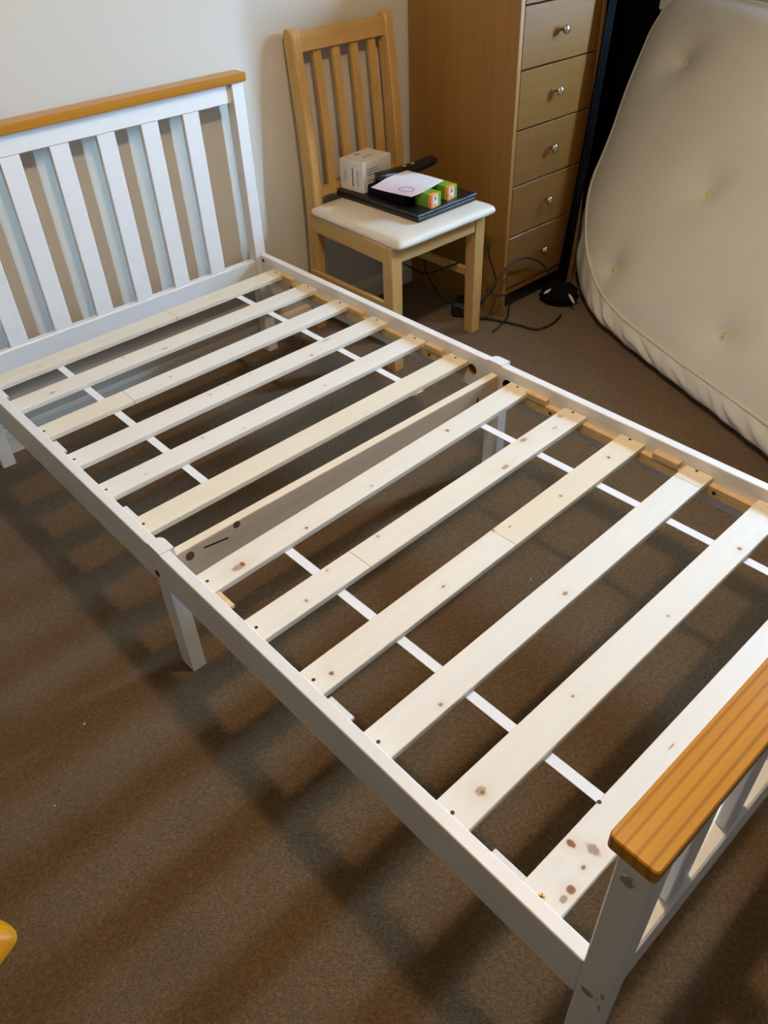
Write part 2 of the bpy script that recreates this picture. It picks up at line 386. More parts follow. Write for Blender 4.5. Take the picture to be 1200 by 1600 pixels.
# footboard
box('footboard_rail', (PW, -L-0.030, FZ-0.050), (W-PW, -L-0.010, FZ), M['white'], bed)
box('footboard_rail', (PW, -L-0.034, 0.245), (W-PW, -L-0.004, 0.325), M['white'], bed, 0.003)
for x in [0.128+0.133*k for k in range(6)]:
    box('footboard_slat', (x, -L-0.027, 0.325), (x+0.050, -L-0.013, FZ-0.050), M['white'], bed, 0.0015)
# bolts and scuffs on the footboard post facing the camera
def bolt(parent, p, ax, r=0.0085, m=None, name='bolt'):
    a = Vector(p); d = Vector(ax); bm = bmesh.new()
    bm_cyl(bm, d*-0.002, d*0.0018, r, 20, r*0.85); bm_cyl(bm, d*0.0012, d*0.0021, r*0.45, 6)
    return from_bm(name, bm, m or M['bolt'], parent, a, True, 30)
bolt(fp[0], (0, -L-0.016, 0.556), (-1, 0, 0)); bolt(fp[0], (0, -L-0.015, 0.277), (-1, 0, 0))
for dy, dz, s in ((-0.0325, 0.296, 0.012), (-0.0335, 0.262, 0.012), (-0.028, 0.279, 0.004)):
    bm = bmesh.new(); bm_cyl(bm, (0.0004, 0, 0), (-0.0006, 0, 0), s*0.5, 9)
    for v in bm.verts: v.co.y *= 0.42; v.co.z += v.co.y*0.8
    tag(from_bm('paint_chip', bm, M['bolt'], fp[0], (0, -L+dy, dz)), 'grey chip in the white paint')
# side rails: two halves on each side, with middle legs between them
YM0, YM1 = -0.940, -0.985
def rail(x0, y0, y1): return box('side_rail', (x0, y0, ZB), (x0+T, y1, HR), M['white'], bed, 0.0015)
rails = [rail(0, YM0, 0), rail(0, -L, YM1), rail(W-T, YM0, 0), rail(W-T, -L, YM1)]
def mid_leg(x0, bulge):
    """middle leg: square post to the floor whose top fills the joint of the rails, one corner rounded"""
    x1 = x0+0.030; y0, y1 = YM1, YM0
    poly = [(x0, y0), (x1, y0)]
    r = 0.014
    for k in range(5):
        a = math.radians(90*k/4); poly.append((x1-r+r*math.cos(a), y1-r+r*math.sin(a)))
    poly.append((x0, y1))
    return prism('middle_leg', poly, 0, HR+0.001, M['white'], bed)
mid_leg(0.0015, 1); mid_leg(W-T+0.003, 1)
cyl('bolt_hole_plug', (-0.0004, -0.950, 0.262), (0.002, -0.950, 0.262), 0.007, M['screw'], rails[0], 14)
# access holes bored into the inner face of the far rails, either side of the beam
def bore(rail_o, y, z, depth, m):
    bm = bmesh.new(); bm_cyl(bm, (W-T-0.01, y, z), (W-T+depth, y, z), 0.0150, 28)
    me = bpy.data.meshes.new('bore'); bm.to_mesh(me); bm.free(); me.materials.append(M[m])
    co = bpy.data.objects.new('bore', me); COL.objects.link(co)
    md = rail_o.modifiers.new('bore', 'BOOLEAN'); md.operation = 'DIFFERENCE'; md.object = co; md.solver = 'EXACT'; md.material_mode = 'TRANSFER'
    dg = bpy.context.evaluated_depsgraph_get(); new = bpy.data.meshes.new_from_object(rail_o.evaluated_get(dg))
    rail_o.modifiers.clear(); rail_o.data = new; bpy.data.objects.remove(co)
bore(rails[2], -0.893, 0.288, 0.016, 'hole'); bore(rails[3], -1.008, 0.290, 0.019, 'screw')
bolt(rails[2], (W-T, -0.014, 0.318), (-1, 0, 0), 0.006, M['screw'], 'cam_hole')
# ledgers (battens the slats are screwed to), four halves
ZS = 0.308; TH = 0.0125; ZL = ZS-TH-0.0005
for x0, mm in ((T, 'white'), (W-T-0.015, 'ledger')):
    for y0, y1 in ((-0.872, -0.055), (-L+0.03, -1.03)):
        lg = box('ledger', (x0, y0, ZL-0.024), (x0+(0.015 if x0 > 0.4 else 0.012), y1, ZL), M['ledger'], bed, 0.001)
        for k in range(4):
            y = y0+(y1-y0)*(0.14+0.24*k); xf = x0+0.012 if x0 < 0.4 else x0
            s = 1 if x0 < 0.4 else -1
            cyl('screw', (xf-s*0.001, y, ZL-0.012), (xf+s*0.0008, y, ZL-0.012), 0.0042, M['screw'], lg, 10)
# spacer blocks glued to the ledgers
for y in (-0.150, -0.465, -0.771, -1.105, -1.447, -1.77):
    box('spacer_block', (W-T-0.017, y-0.030, ZL), (W-T, y+0.030, ZL+0.015), M['ledger'], bed, 0.001)
for y in (-0.478, -0.800, -1.127, -1.447, -1.781, -0.16):
    box('spacer_block', (T, y-0.028, ZL), (T+(0.022 if -1.2 < y < -1.1 else 0.020), y+0.026, ZL+0.007), M['ledger'] if -1.2 < y < -1.1 else M['white_rough'], bed, 0.001)
# slats: (near centre y, far centre y), knots in world (x, y), joint, warmth
SL = [(-0.110, -0.098), (-0.2535, -0.252), (-0.410, -0.402), (-0.561, -0.556), (-0.708, -0.704), (-0.859, -0.851),
      (-1.081, -1.051), (-1.232, -1.210), (-1.384, -1.360), (-1.537, -1.518), (-1.687, -1.675), (-1.839, -1.836)]
KN = {0: [(.155, -.115, .012, .004, .3), (.70, -.10, .02, .004, .2)],
      1: [(.122, -.262, .010, .005, .6), (.33, -.232, .008, .004, .3), (.431, -.268, .014, .005, .45)],
      2: [(.365, -.405, .005, .004, .5)],
      3: [(.39, -.548, .005, .004, .5), (.512, -.54, .004, .004, .4), (.446, -.54, .004, .004, .3), (.678, -.575, .007, .005, .7), (.756, -.540, .022, .006, .35)],
      4: [(.277, -.690, .005, .005, .5), (.365, -.725, .004, .003, .5), (.119, -.718, .004, .004, .35), (.609, -.713, .006, .005, .3)],
      6: [(.098, -1.088, .019, .012, .55), (.108, -1.086, .007, .010, .85), (.253, -1.091, .005, .005, .8), (.428, -1.083, .006, .004, .4), (.678, -1.055, .006, .006, .8)],
      7: [(.209, -1.208, .005, .004, .5), (.135, -1.240, .005, .005, .6), (.335, -1.205, .005, .005, .5), (.767, -1.196, .014, .009, .55), (.666, -1.232, .016, .008, .5), (.895, -1.195, .010, .010, .35), (.85, -1.215, .012, .006, .3)],
      8: [(.328, -1.382, .007, .005, .55), (.066, -1.392, .006, .006, .75), (.501, -1.345, .005, .005, .5), (.531, -1.36, .006, .004, .45), (.671, -1.37, .006, .005, .6), (.842, -1.362, .006, .006, .8)],
      9: [(.465, -1.540, .008, .006, .6), (.147, -1.552, .006, .005, .6)],
      10: [(.085, -1.690, .012, .011, .55), (.085, -1.693, .005, .005, .7), (.777, -1.690, .007, .006, .7), (.302, -1.680, .004, .004, .6), (.545, -1.690, .004, .004, .6)],
      11: [(.114, -1.820, .007, .010, .85), (.128, -1.845, .010, .016, .55), (.066, -1.856, .008, .008, .8), (.050, -1.857, .008, .006, .55), (.10, -1.85, .005, .004, .7), (.333, -1.830, .012, .0015, .6)]}
JO = {0: (.549, .25), 2: (.247, -.35), 7: (.27, .10), 8: (.50, .45), 9: (.884, .25)}
WARM = [.45, .25, .10, .08, .05, .55, .22, .18, .22, .04, .18, .03]
SC_F = [.922, .925, .922, .923, .924, .923, .924, .927, .927, .928, .922, None]
SC_N = [None, None, .032, .032, .031, .032, .035, .034, .035, .033, .031, .033]
X0, X1 = T+0.0015, W-T-0.0015
for i, (yn, yf) in enumerate(SL):
    ang = math.atan2(yf-yn, X1-X0); ym = (yn+yf)/2; xm = (X0+X1)/2
    ks = [(x-xm, y-(yn+(yf-yn)*(x-X0)/(X1-X0)), rx, ry, d) for x, y, rx, ry, d in KN.get(i, [])]
    jo = (JO[i][0]-xm, JO[i][1]) if i in JO else None
    bm = bmesh.new(); bm_box(bm, (0, 0, 0), ((X1-X0)/math.cos(ang), 0.060, TH), 0.0012)
    s = from_bm('bed_slat', bm, slat_mat(i+1, ks, jo, WARM[i]), bed, (xm, ym, ZS-TH/2)); s.rotation_euler.z = ang
    def local(x, y): return (Matrix.Rotation(-ang, 3, 'Z') @ Vector((x-xm, y-ym, 0)))
    def screw(x, dy, m, r=0.0032, nm='screw'):
        p = local(x, yn+(yf-yn)*(x-X0)/(X1-X0)+dy)
        bm = bmesh.new(); bm_cyl(bm, (0, 0, -0.002), (0, 0, 0.0005), r, 12)
        o = from_bm(nm, bm, m, None, (0, 0, 0)); o.parent = s; o.location = (p.x, p.y, TH/2); return o
    if SC_F[i]: screw(SC_F[i], 0.004, M['screw'])
    if SC_N[i]:
        if i < 11: screw(SC_N[i]+0.003, 0.002, M['screw'])
        else:
            o = tag(screw(SC_N[i], 0.002, M['brass'], 0.0058), 'brass cross-head screw')
            bm = bmesh.new()
            for rz in (0, PI/2): bm_box(bm, (0, 0, 0), (0.007, 0.0014, 0.0004), rot=Matrix.Rotation(rz+0.5, 3, 'Z'))
            c2 = from_bm('cross_recess', bm, M['screw'], None); bpy.data.objects.remove(c2)
            me = o.data; b2 = bmesh.new(); b2.from_mesh(me)
            for rz in (0, PI/2):
                n0 = len(b2.faces); bm_box(b2, (0, 0, 0.0006), (0.0075, 0.0015, 0.0004), rot=Matrix.Rotation(rz+0.5, 3, 'Z'))
                b2.faces.ensure_lookup_table()
                for f in b2.faces[n0:]: f.material_index = 1
            b2.to_mesh(me); b2.free(); me.materials.append(M['screw'])
    if i == 11: screw(0.188, 0.028, M['screw'])
# centre beam on edge
bm = bmesh.new(); bm_box(bm, (0, 0, 0), (X1-X0, 0.0215, 0.071), 0.0012)
bm.normal_update()
for f in bm.faces: f.material_index = 1 if f.normal.z > 0.9 else 0  # top face takes a paler pine, its brighter light put into the colour
beam = tag(from_bm('centre_beam', bm, [M['beam'], M['raw']], bed, ((X0+X1)/2, -0.9685, 0.272)), 'raw pine cross beam standing on edge')
for x, z, rx, rz in ((.060, .288, .009, .010), (.168, .300, .008, .008), (.862, .262, .004, .016)):
    bm = bmesh.new(); bm_cyl(bm, (0, 0.0003, 0), (0, -0.0005, 0), 1, 16)
    for v in bm.verts: v.co.x *= rx; v.co.z *= rz
    tag(from_bm('knot', bm, M['knot'], beam, (x, -0.97925, z)), 'brown knot in the beam')
bm = bmesh.new(); bm_box(bm, (0, 0, 0), (0.055, 0.0008, 0.0034), rot=Matrix.Rotation(0.16, 3, 'Y'))
tag(from_bm('crack', bm, M['screw'], beam, (.118, -0.9793, .285)), 'dark crack along the beam')
# webbing straps under the slats
for x in (0.200, 0.762):
    for y0, y1 in ((-0.885, -0.075), (-1.865, -1.05)):
        sk = 0.006 if x > .5 and y0 < -1 else 0
        bm = bmesh.new(); bm_box(bm, (0, 0, 0), (0.018, y1-y0, 0.001))
        o = from_bm('webbing_strap', bm, M['strap'], bed, (x+sk, (y0+y1)/2, ZS-TH-0.0007)); o.rotation_euler.z = 0.018 if sk else 0.004

# ------------------------------------------------------------------ chest of drawers
DX0, DX1, DY0, DY1, DZ = 1.640, 2.050, -0.380, 0.057, 1.060
chest = thing('chest_of_drawers', ((DX0+DX1)/2, (DY0+DY1)/2, 0), 'tall oak-veneer chest of drawers with round metal knobs in the corner', 'chest of drawers')
box('side_panel', (DX0, DY0-0.016, 0), (DX0+0.018, DY1, DZ), M['veneer_side'], chest, 0.0015)
box('side_panel', (DX1-0.018, DY0-0.016, 0), (DX1, DY1, DZ), M['veneer_side'], chest, 0.0015)
box('top_panel', (DX0-0.004, DY0-0.020, DZ), (DX1+0.004, DY1, DZ+0.018), M['veneer'], chest, 0.002)
box('back_panel', (DX0+0.018, DY1-0.006, 0.05), (DX1-0.018, DY1, DZ), M['dark_gap'], chest, 0)
box('carcass', (DX0+0.018, DY0+0.02, 0.075), (DX1-0.018, DY1-0.006, DZ), M['dark_gap'], chest, 0)
box('bottom_rail', (DX0+0.018, DY0-0.010, 0.075), (DX1-0.018, DY0+0.02, 0.094), M['veneer'], chest, 0.001)
SE = [0.098, 0.279, 0.442, 0.609, 0.774, 0.938, DZ-0.003]
for k in range(6):
    z0, z1 = SE[k]+0.0022, SE[k+1]-0.0022
    d = box('drawer', (DX0+0.0195, DY0-0.016, z0), (DX1-0.0195, DY0+0.018, z1), M['veneer'], chest, 0.0015)
    zc = (z0+z1)/2+0.004; xk = 1.832
    bm = bmesh.new(); prof = [(0.0, 0.006), (0.008, 0.0055), (0.012, 0.007), (0.016, 0.0125), (0.021, 0.0135), (0.025, 0.0105), (0.027, 0.0)]
    prev = None
    for y, r in prof:
        ring = [bm.verts.new((r*math.cos(2*PI*a/18), -y, r*math.sin(2*PI*a/18))) for a in range(18)] if r > 0 else [bm.verts.new((0, -y, 0))]*18
        if prev:
            for a in range(18):
                q = [prev[a], prev[(a+1) % 18], ring[(a+1) % 18], ring[a]]
                q = list(dict.fromkeys(q)); bm.faces.new(q)
        prev = ring
    from_bm('knob', bm, M['metal'], d, (xk, DY0-0.016, zc), True)

# ------------------------------------------------------------------ chair
CX0, CX1 = 1.118, 1.522
chair = thing('dining_chair', ((CX0+CX1)/2, -0.18, 0), 'light beech slat-back dining chair with cream padded seat against the wall', 'chair')
LW = 0.043
def front_leg(x0):
    bm = bmesh.new(); bm_box(bm, (0, 0, 0), (LW, LW, 0.405), 0.003, 2)
    for v in bm.verts:
        if v.co.z < 0: v.co.x *= 0.90; v.co.y *= 0.90
    return from_bm('leg', bm, M['chair'], chair, (x0+LW/2, -0.405+LW/2, 0.2025))
front_leg(CX0); front_leg(CX1-LW)
def back_post(x0, w=0.033):
    """one curved rear post: leg and back upright in a single piece, rounded top"""
    prof = [(0.0, 0.028, 0.040), (0.20, 0.010, 0.046), (0.36, -0.002, 0.052), (0.45, -0.004, 0.052), (0.58, 0.001, 0.050),
            (0.72, 0.013, 0.048), (0.84, 0.027, 0.046), (0.887, 0.032, 0.044), (0.901, 0.033, 0.036), (0.908, 0.034, 0.020)]
    zc = 0.45; bm = bmesh.new(); rings = []
    fine = catmull([(z, y, d) for z, y, d in prof], 5)
    for p in fine:
        z, y, d = p.x, p.y, max(p.z, 0.008); e = 0.004
        hw = w/2
        pts = [(-hw+e, -d/2), (hw-e, -d/2), (hw, -d/2+e), (hw, d/2-e), (hw-e, d/2), (-hw+e, d/2), (-hw, d/2-e), (-hw, -d/2+e)]
        rings.append([bm.verts.new((a, y+b, z-zc)) for a, b in pts])
    for A, B in zip(rings, rings[1:]):
        for k in range(8): bm.faces.new((A[k], A[(k+1) % 8], B[(k+1) % 8], B[k]))
    bm.faces.new(rings[0][::-1]); bm.faces.new(rings[-1])
    return from_bm('back_post', bm, M['chair'], chair, (x0+w/2, 0, zc), True, 35)
back_post(1.143); back_post(1.499)
# seat rails
box('seat_rail', (CX0+LW-0.003, -0.402, 0.352), (CX1-LW+0.003, -0.380, 0.405), M['chair_x'], chair, 0.002)
for x in (CX0+0.002, CX1-0.024):
    bm = bmesh.new(); bm_box(bm, (0, 0, 0), (0.022, 0.375, 0.053), 0.002)
    for v in bm.verts: v.co.x += (0.020 if x < 1.3 else -0.004)*(v.co.y+0.1875)/0.375
    from_bm('seat_rail', bm, M['chair_y'], chair, (x+0.011, -0.185, 0.3785))
box('seat_rail', (1.175, -0.014, 0.352), (1.499, 0.008, 0.405), M['chair_x'], chair, 0.002)
# stretchers low on both sides
for x in (CX0+0.015, CX1-0.030):
    box('stretcher', (x, -0.37, 0.192), (x+0.016, 0.012, 0.218), M['chair_y'], chair, 0.002)
# back rails and slats
def back_y(z):
    P = [(0.45, 0.000), (0.58, 0.006), (0.72, 0.018), (0.84, 0.031), (0.90, 0.037)]
    for (a, ya), (b, yb) in zip(P, P[1:]):
        if z <= b: return ya+(yb-ya)*(z-a)/(b-a)
    return P[-1][1]
def swept(name, x0, x1, z0, z1, th, m, n=8, off=0):
    bm = bmesh.new(); rings = []; xc, zc = (x0+x1)/2, (z0+z1)/2
    for i in range(n+1):
        z = z0+(z1-z0)*i/n; y = back_y(z)+off
        rings.append([bm.verts.new((a-xc, y+b, z-zc)) for a, b in ((x0, -th/2), (x1, -th/2), (x1, th/2), (x0, th/2))])
    for A, B in zip(rings, rings[1:]):
        for k in range(4): bm.faces.new((A[k], A[(k+1) % 4], B[(k+1) % 4], B[k]))
    bm.faces.new(rings[0][::-1]); bm.faces.new(rings[-1])
    bmesh.ops.bevel(bm, geom=[e for e in bm.edges if len(e.link_faces) == 2 and e.calc_face_angle(0) > 1.0], offset=0.0018, segments=1, affect='EDGES')
    return from_bm(name, bm, m, chair, (xc, 0, zc))
swept('top_rail', 1.175, 1.501, 0.849, 0.898, 0.020, M['chair_x'], 3, -0.004)
swept('lower_rail', 1.175, 1.501, 0.448, 0.474, 0.018, M['chair_x'], 2)
for k in range(4):
    x = 1.226+0.0715*k; swept('back_slat', x, x+0.028, 0.474, 0.851, 0.011, M['chair'], 8)
# padded seat with rounded edges
def cushion():
    n = 96; bm = bmesh.new(); xc, yc = 1.331, -0.215; hx, hyf, hyb = 0.211, 0.222, 0.205
    def outline(t):
        e = 0.07; c, s = math.cos(t), math.sin(t)
        x = math.copysign(abs(c)**e, c); y = math.copysign(abs(s)**e, s)
        taper = 1.0 - 0.055*(y+1)/2
        return x*hx*taper, (y*hyf if y < 0 else y*hyb)
    prof = [(0.94, 0.0), (0.988, 0.001), (1.0, 0.006), (0.998, 0.011), (0.985, 0.018), (0.96, 0.0225), (0.90, 0.026), (0.7, 0.0275), (0.4, 0.028), (0.15, 0.028)]
    rings = []
    for s, z in prof:
        rings.append([bm.verts.new((outline(2*PI*k/n+0.01)[0]*s, outline(2*PI*k/n+0.01)[1]*s, z)) for k in range(n)])
    for A, B in zip(rings, rings[1:]):
        for k in range(n): bm.faces.new((A[k], A[(k+1) % n], B[(k+1) % n], B[k]))
    bm.faces.new(rings[0][::-1]); bm.faces.new(rings[-1])
    return tag(from_bm('seat', bm, M['seat'], chair, (xc, yc, 0.4055), True, 60), 'cream vinyl padded seat')
cushion()
SEAT = 0.4340

# ------------------------------------------------------------------ things on the chair
def rot_box(name, c, s, yaw, m, parent=None, bev=0.001, tilt=None, wl=None):
    bm = bmesh.new(); bm_box(bm, (0, 0, 0), s, bev)
    o = from_bm(name, bm, m, parent, c); o.rotation_euler = (tilt[0] if tilt else 0, tilt[1] if tilt else 0, yaw); return o
lap = thing('laptop', (1.385, -0.185, SEAT), 'closed black laptop lying flat on the cream chair seat', 'laptop')
rot_box('laptop_base', (1.385, -0.185, SEAT+0.0068), (0.258, 0.372, 0.0125), 0.02, M['black'], lap, 0.003)
rot_box('laptop_lid', (1.385, -0.185, SEAT+0.0186), (0.262, 0.376, 0.0095), 0.02, M['laptop'], lap, 0.003)
LT = SEAT+0.0235
# white carton at the back
CB = (1.332, -0.060); cy_ = 0.10
ctn = thing('white_carton', (CB[0], CB[1], LT), 'small white printed carton standing on the laptop by the chair back', 'box')
rot_box('carton_body', (CB[0], CB[1], LT+0.0465), (0.132, 0.100, 0.092), cy_, M['card'], ctn, 0.0015)
R = Matrix.Rotation(cy_, 3, 'Z')
def print_bar(dx, dz, w, h, face):
    if face == 'front': p, s = Vector((dx, -0.0503, 0.046+dz)), (w, 0.0006, h)
    elif face == 'left': p, s = Vector((-0.0663, dx, 0.046+dz)), (0.0006, w, h)
    else: p, s = Vector((dx, dz, 0.0928)), (w, h, 0.0006)
    q = R @ p; rot_box('print_line', (CB[0]+q.x, CB[1]+q.y, LT+q.z), s, cy_, M['ink'], ctn, 0)
for dx, dz, w in ((-0.02, 0.022, 0.05), (-0.018, 0.014, 0.054), (-0.024, 0.006, 0.04), (-0.016, -0.012, 0.05), (-0.028, -0.022, 0.03)):
    print_bar(dx, dz, w, 0.0022, 'front')
for dx, h in ((-0.006, 0.056), (-0.024, 0.04), (-0.030, 0.05), (0.022, 0.03), (0.028, 0.038)):
    print_bar(dx, -0.002, 0.006 if dx == -0.006 else 0.0016, h, 'left')
print_bar(-0.01, 0.026, 0.018, 0.008, 'top'); print_bar(0.0, -0.006, 0.045, 0.0015, 'top'); print_bar(0.0, -0.014, 0.05, 0.0015, 'top')
# black case, two green cartons, leaflet, remote
case = box('black_case', (1.283, -0.288, LT+0.0003), (1.440, -0.122, LT+0.030), M['matte_black'], None, 0.004, 2)
tag(case, 'flat black case lying under the pink and white leaflet', 'case')
def green_carton(c, yaw, label):
    t = thing('green_carton', (c[0], c[1], LT), label, 'box', 'green cartons on the laptop')
    Rz = Matrix.Rotation(yaw, 3, 'Z')
    Lx, Wy, H = 0.066, 0.044, 0.040
    rot_box('carton_body', (c[0], c[1], LT+H/2+0.0005), (Lx, Wy, H), yaw, M['green'], t, 0.001)
    def at(p): q = Rz @ Vector(p); return (c[0]+q.x, c[1]+q.y, LT+0.0005+q.z)
    rot_box('end_panel', at((-Lx/2+0.006, 0.0065, H/2)), (0.0126, Wy-0.012, H+0.001), yaw, M['orange'], t, 0.001)
    rot_box('end_label', at((-Lx/2-0.0006, 0.004, H*0.54)), (0.0008, Wy*0.46, H*0.84), yaw, M['card'], t, 0)
    rot_box('label_print', at((-Lx/2-0.0012, 0.005, H*0.66)), (0.0006, Wy*0.20, H*0.26), yaw, M['ink'], t, 0)
    rot_box('label_stripe', at((-Lx/2-0.0012, 0.004, H*0.90)), (0.0006, Wy*0.4, H*0.07), yaw, M['orange'], t, 0)
    rot_box('label_stripe', at((-Lx/2-0.0012, 0.007, H*0.22)), (0.0006, Wy*0.25, H*0.14), yaw, M['orange'], t, 0)
    return t
green_carton((1.342, -0.330), PI*0.5+0.06, 'left-hand green and orange carton on the laptop, nearest the front of the chair')
green_carton((1.424, -0.318), PI*0.5+0.06, 'right-hand green and orange carton on the laptop, nearer the chest of drawers')
def leaflet():
    bm = bmesh.new(); nx, ny = 10, 12; v = {}
    for i in range(nx+1):
        for j in range(ny+1):
            a, b = i/nx-0.5, j/ny-0.5
            z = 0.004*math.sin(3*a+2*b)+0.006*(a+0.5)**2*b
            v[i, j] = bm.verts.new((a*0.165, b*0.152, z))
    for i in range(nx):
        for j in range(ny): bm.faces.new((v[i, j], v[i+1, j], v[i+1, j+1], v[i, j+1]))
    g = bmesh.ops.extrude_face_region(bm, geom=bm.faces[:])
    bmesh.ops.translate(bm, verts=[q for q in g['geom'] if isinstance(q, bmesh.types.BMVert)], vec=(0, 0, 0.0012))
    m, nt, b = mat('pink_white_leaflet', 0.4, 0.4); tc = N(nt, 'ShaderNodeTexCoord'); sx = N(nt, 'ShaderNodeSeparateXYZ')
    nt.links.new(tc.outputs['Object'], sx.inputs[0])
    nz = noise_tex(nt, tc.outputs['Object'], 25)
    c1 = ramp(nt, sx.outputs[0], [(0.0, (0.72, 0.52, 0.60)), (0.12, (0.80, 0.76, 0.80))])
    mr = N(nt, 'ShaderNodeMapRange'); mr.inputs[1].default_value = -0.075; mr.inputs[2].default_value = 0.02; nt.links.new(sx.outputs[0], mr.inputs[0])
    mm = N(nt, 'ShaderNodeMix', data_type='RGBA'); nt.links.new(mr.outputs[0], mm.inputs[0])
    mm.inputs[6].default_value = (0.70, 0.50, 0.56, 1); mm.inputs[7].default_value = (0.76, 0.74, 0.77, 1)
    nt.links.new(mm.outputs[2], b.inputs['Base Color'])
    o = from_bm('leaflet', bm, m, None, (1.334, -0.250, LT+0.0465), True, 50); o.rotation_euler = (0.0, 0.0, 0.17)
    tag(o, 'pink and white printed leaflet lying over two green cartons on the laptop', 'leaflet')
    # printed ring
    b2 = bmesh.new(); pts = [Vector((0.020*math.cos(2*PI*k/28), 0.024*math.sin(2*PI*k/28), 0)) for k in range(28)]; bm_tube(b2, pts, 0.0018, 5, True)
    for q in b2.verts: q.co.z *= 0.25
    r = from_bm('printed_ring', b2, M['ink'], None); r.parent = o; r.location = (-0.045, -0.030, 0.0014); return o
leaflet()
def remote():
    t = thing('remote_control', (1.385, -0.165, LT+0.047), 'black handset with silver buttons resting across the leaflet, one end raised', 'remote control')
    a, b_ = Vector((1.294, -0.152, LT+0.0455)), Vector((1.554, -0.154, LT+0.0470)); d = b_-a
    bm = bmesh.new(); n = 22; rings = []; c = (a+b_)/2; dx = d.normalized(); side = Vector((0, 0, 1)).cross(dx).normalized(); up = dx.cross(side)
    for i in range(n+1):
        s = i/n; w = 0.023-0.004*s; h = 0.016-0.003*s
        k = 1.0
        if s < 0.08: k = math.sqrt(max(0.02, 1-((0.08-s)/0.08)**2))
        if s > 0.92: k = math.sqrt(max(0.02, 1-((s-0.92)/0.08)**2))
        ctr = a+d*s+up*(0.010*(s-0.5)**2*2)-c
        rings.append([bm.verts.new(ctr+side*(w*k*math.copysign(abs(math.cos(q))**0.6, math.cos(q)))+up*(h*k*math.copysign(abs(math.sin(q))**0.6, math.sin(q)))) for q in [2*PI*m/16 for m in range(16)]])
    for A, B in zip(rings, rings[1:]):
        for m in range(16): bm.faces.new((A[m], A[(m+1) % 16], B[(m+1) % 16], B[m]))
    bm.faces.new(rings[0][::-1]); bm.faces.new(rings[-1])
    from_bm('handset_body', bm, M['black'], t, c, True, 60)
    for s in (0.46, 0.60):
        p = a+d*s+up*0.0135; bm = bmesh.new(); bmesh.ops.create_uvsphere(bm, u_segments=10, v_segments=6, radius=1)
        for v in bm.verts: v.co = dx*v.co.x*0.008+side*v.co.y*0.006+up*v.co.z*0.003
        from_bm('button', bm, M['silver'], t, p, True)
    return t
remote()

# ------------------------------------------------------------------ mattress leaning on its long side
phi, th, MT = -0.39104642, 0.70, 0.20
MD = Vector((math.sin(phi), -math.cos(phi), 0)); MN = Vector((math.cos(phi), math.sin(phi), 0))
MU = MN*math.sin(th)+Vector((0, 0, math.cos(th))); MF = -MN*math.cos(th)+Vector((0, 0, math.sin(th)))
MP = Vector((1.90580795, -0.5, 0))+MD*0.025+MN*(-0.008)+Vector((0, 0, 0.092))-MF*MT    # back plane; the front plane's lower seam is 9 cm off the floor
OUT = [(1.75, 0.0), (1.388, 0.0), (1.196, 0.0), (0.964, 0.0), (0.796, -0.002), (0.614, -0.006), (0.494, -0.006), (0.374, -0.006), (0.276, -0.001), (0.177, 0.012), (0.109, 0.030),
       (0.055, 0.050), (-0.014, 0.081), (-0.073, 0.115), (-0.138, 0.164), (-0.204, 0.220), (-0.258, 0.281), (-0.292, 0.336), (-0.315, 0.390),
       (-0.361, 0.487), (-0.407, 0.567), (-0.455, 0.656), (-0.505, 0.765), (-0.536, 0.835), (-0.547, 0.885), (-0.548, 0.935), (-0.535, 0.970),
       (-0.505, 0.985), (-0.42, 0.998), (-0.114, 1.004), (0.2, 1.005), (0.6, 1.005), (1.0, 1.003), (1.35, 1.000), (1.58, 0.98), (1.70, 0.92),
       (1.76, 0.82), (1.78, 0.6), (1.78, 0.4), (1.78, 0.2), (1.775, 0.08), (1.77, 0.02)]
def resample(poly, n):
    P = [Vector((a, b, 0)) for a, b in poly]; P.append(P[0]); L_ = [0]
    for p, q in zip(P, P[1:]): L_.append(L_[-1]+(q-p).length)
    out = []; j = 0
    for k in range(n):
        s = L_[-1]*k/n
        while L_[j+1] < s: j += 1
        out.append(P[j].lerp(P[j+1], (s-L_[j])/(L_[j+1]-L_[j])))
    return out
NO = 560
OL = resample([(p.x, p.y) for p in catmull([(a, b, 0) for a, b in OUT], 6, True)], NO)
TUFTS = [(0.098, 0.104), (0.652, 0.123), (1.20, 0.13), (0.234, 0.441), (0.79, 0.45), (1.33, 0.45), (-0.273, 0.773), (0.28, 0.79), (0.83, 0.79), (1.38, 0.78)]
def mworld(a, b, w): return MP+MD*a+MU*b+MF*w
mat_t = thing('mattress', (1.75, -0.9, 0), 'cream button-tufted mattress leaning on its side at the right', 'mattress')
WLm = WL[mat_t]
def front_w(a, b, rim):
    h = MT+0.026*(1-math.exp(-rim*12))
    for ta, tb in TUFTS:
        r2 = (a-ta)**2+(b-tb)**2
        h -= 0.026*math.exp(-r2/(2*0.055**2))+0.016*math.exp(-r2/(2*0.016**2))
    return h + 0.004*noise.noise(Vector((a*3, b*3, 1)))
def rim_of(a, b):
    v = Vector((a, b, 0))-cen; best = min(OL, key=lambda p: (p-cen).angle(v)); return (best-cen).length-v.length
cen = Vector((0.62, 0.50, 0))
def panel(name, wf, flip):
    bm = bmesh.new(); K = 64; rings = []
    for k in range(K):
        s = 1-(k/K)**1.0
        ring = []
        for p in OL:
            q = cen+(p-cen)*s; rim = (p-q).length
            ring.append(bm.verts.new(mworld(q.x, q.y, wf(q.x, q.y, rim))-WLm))
        rings.append(ring)
    for A, B in zip(rings, rings[1:]):
        for k in range(NO): bm.faces.new((A[k], A[(k+1) % NO], B[(k+1) % NO], B[k]))
    bm.faces.new(rings[-1])
    return from_bm(name, bm, M['mattress'], mat_t, WLm, True)
panel('top_panel', front_w, False)
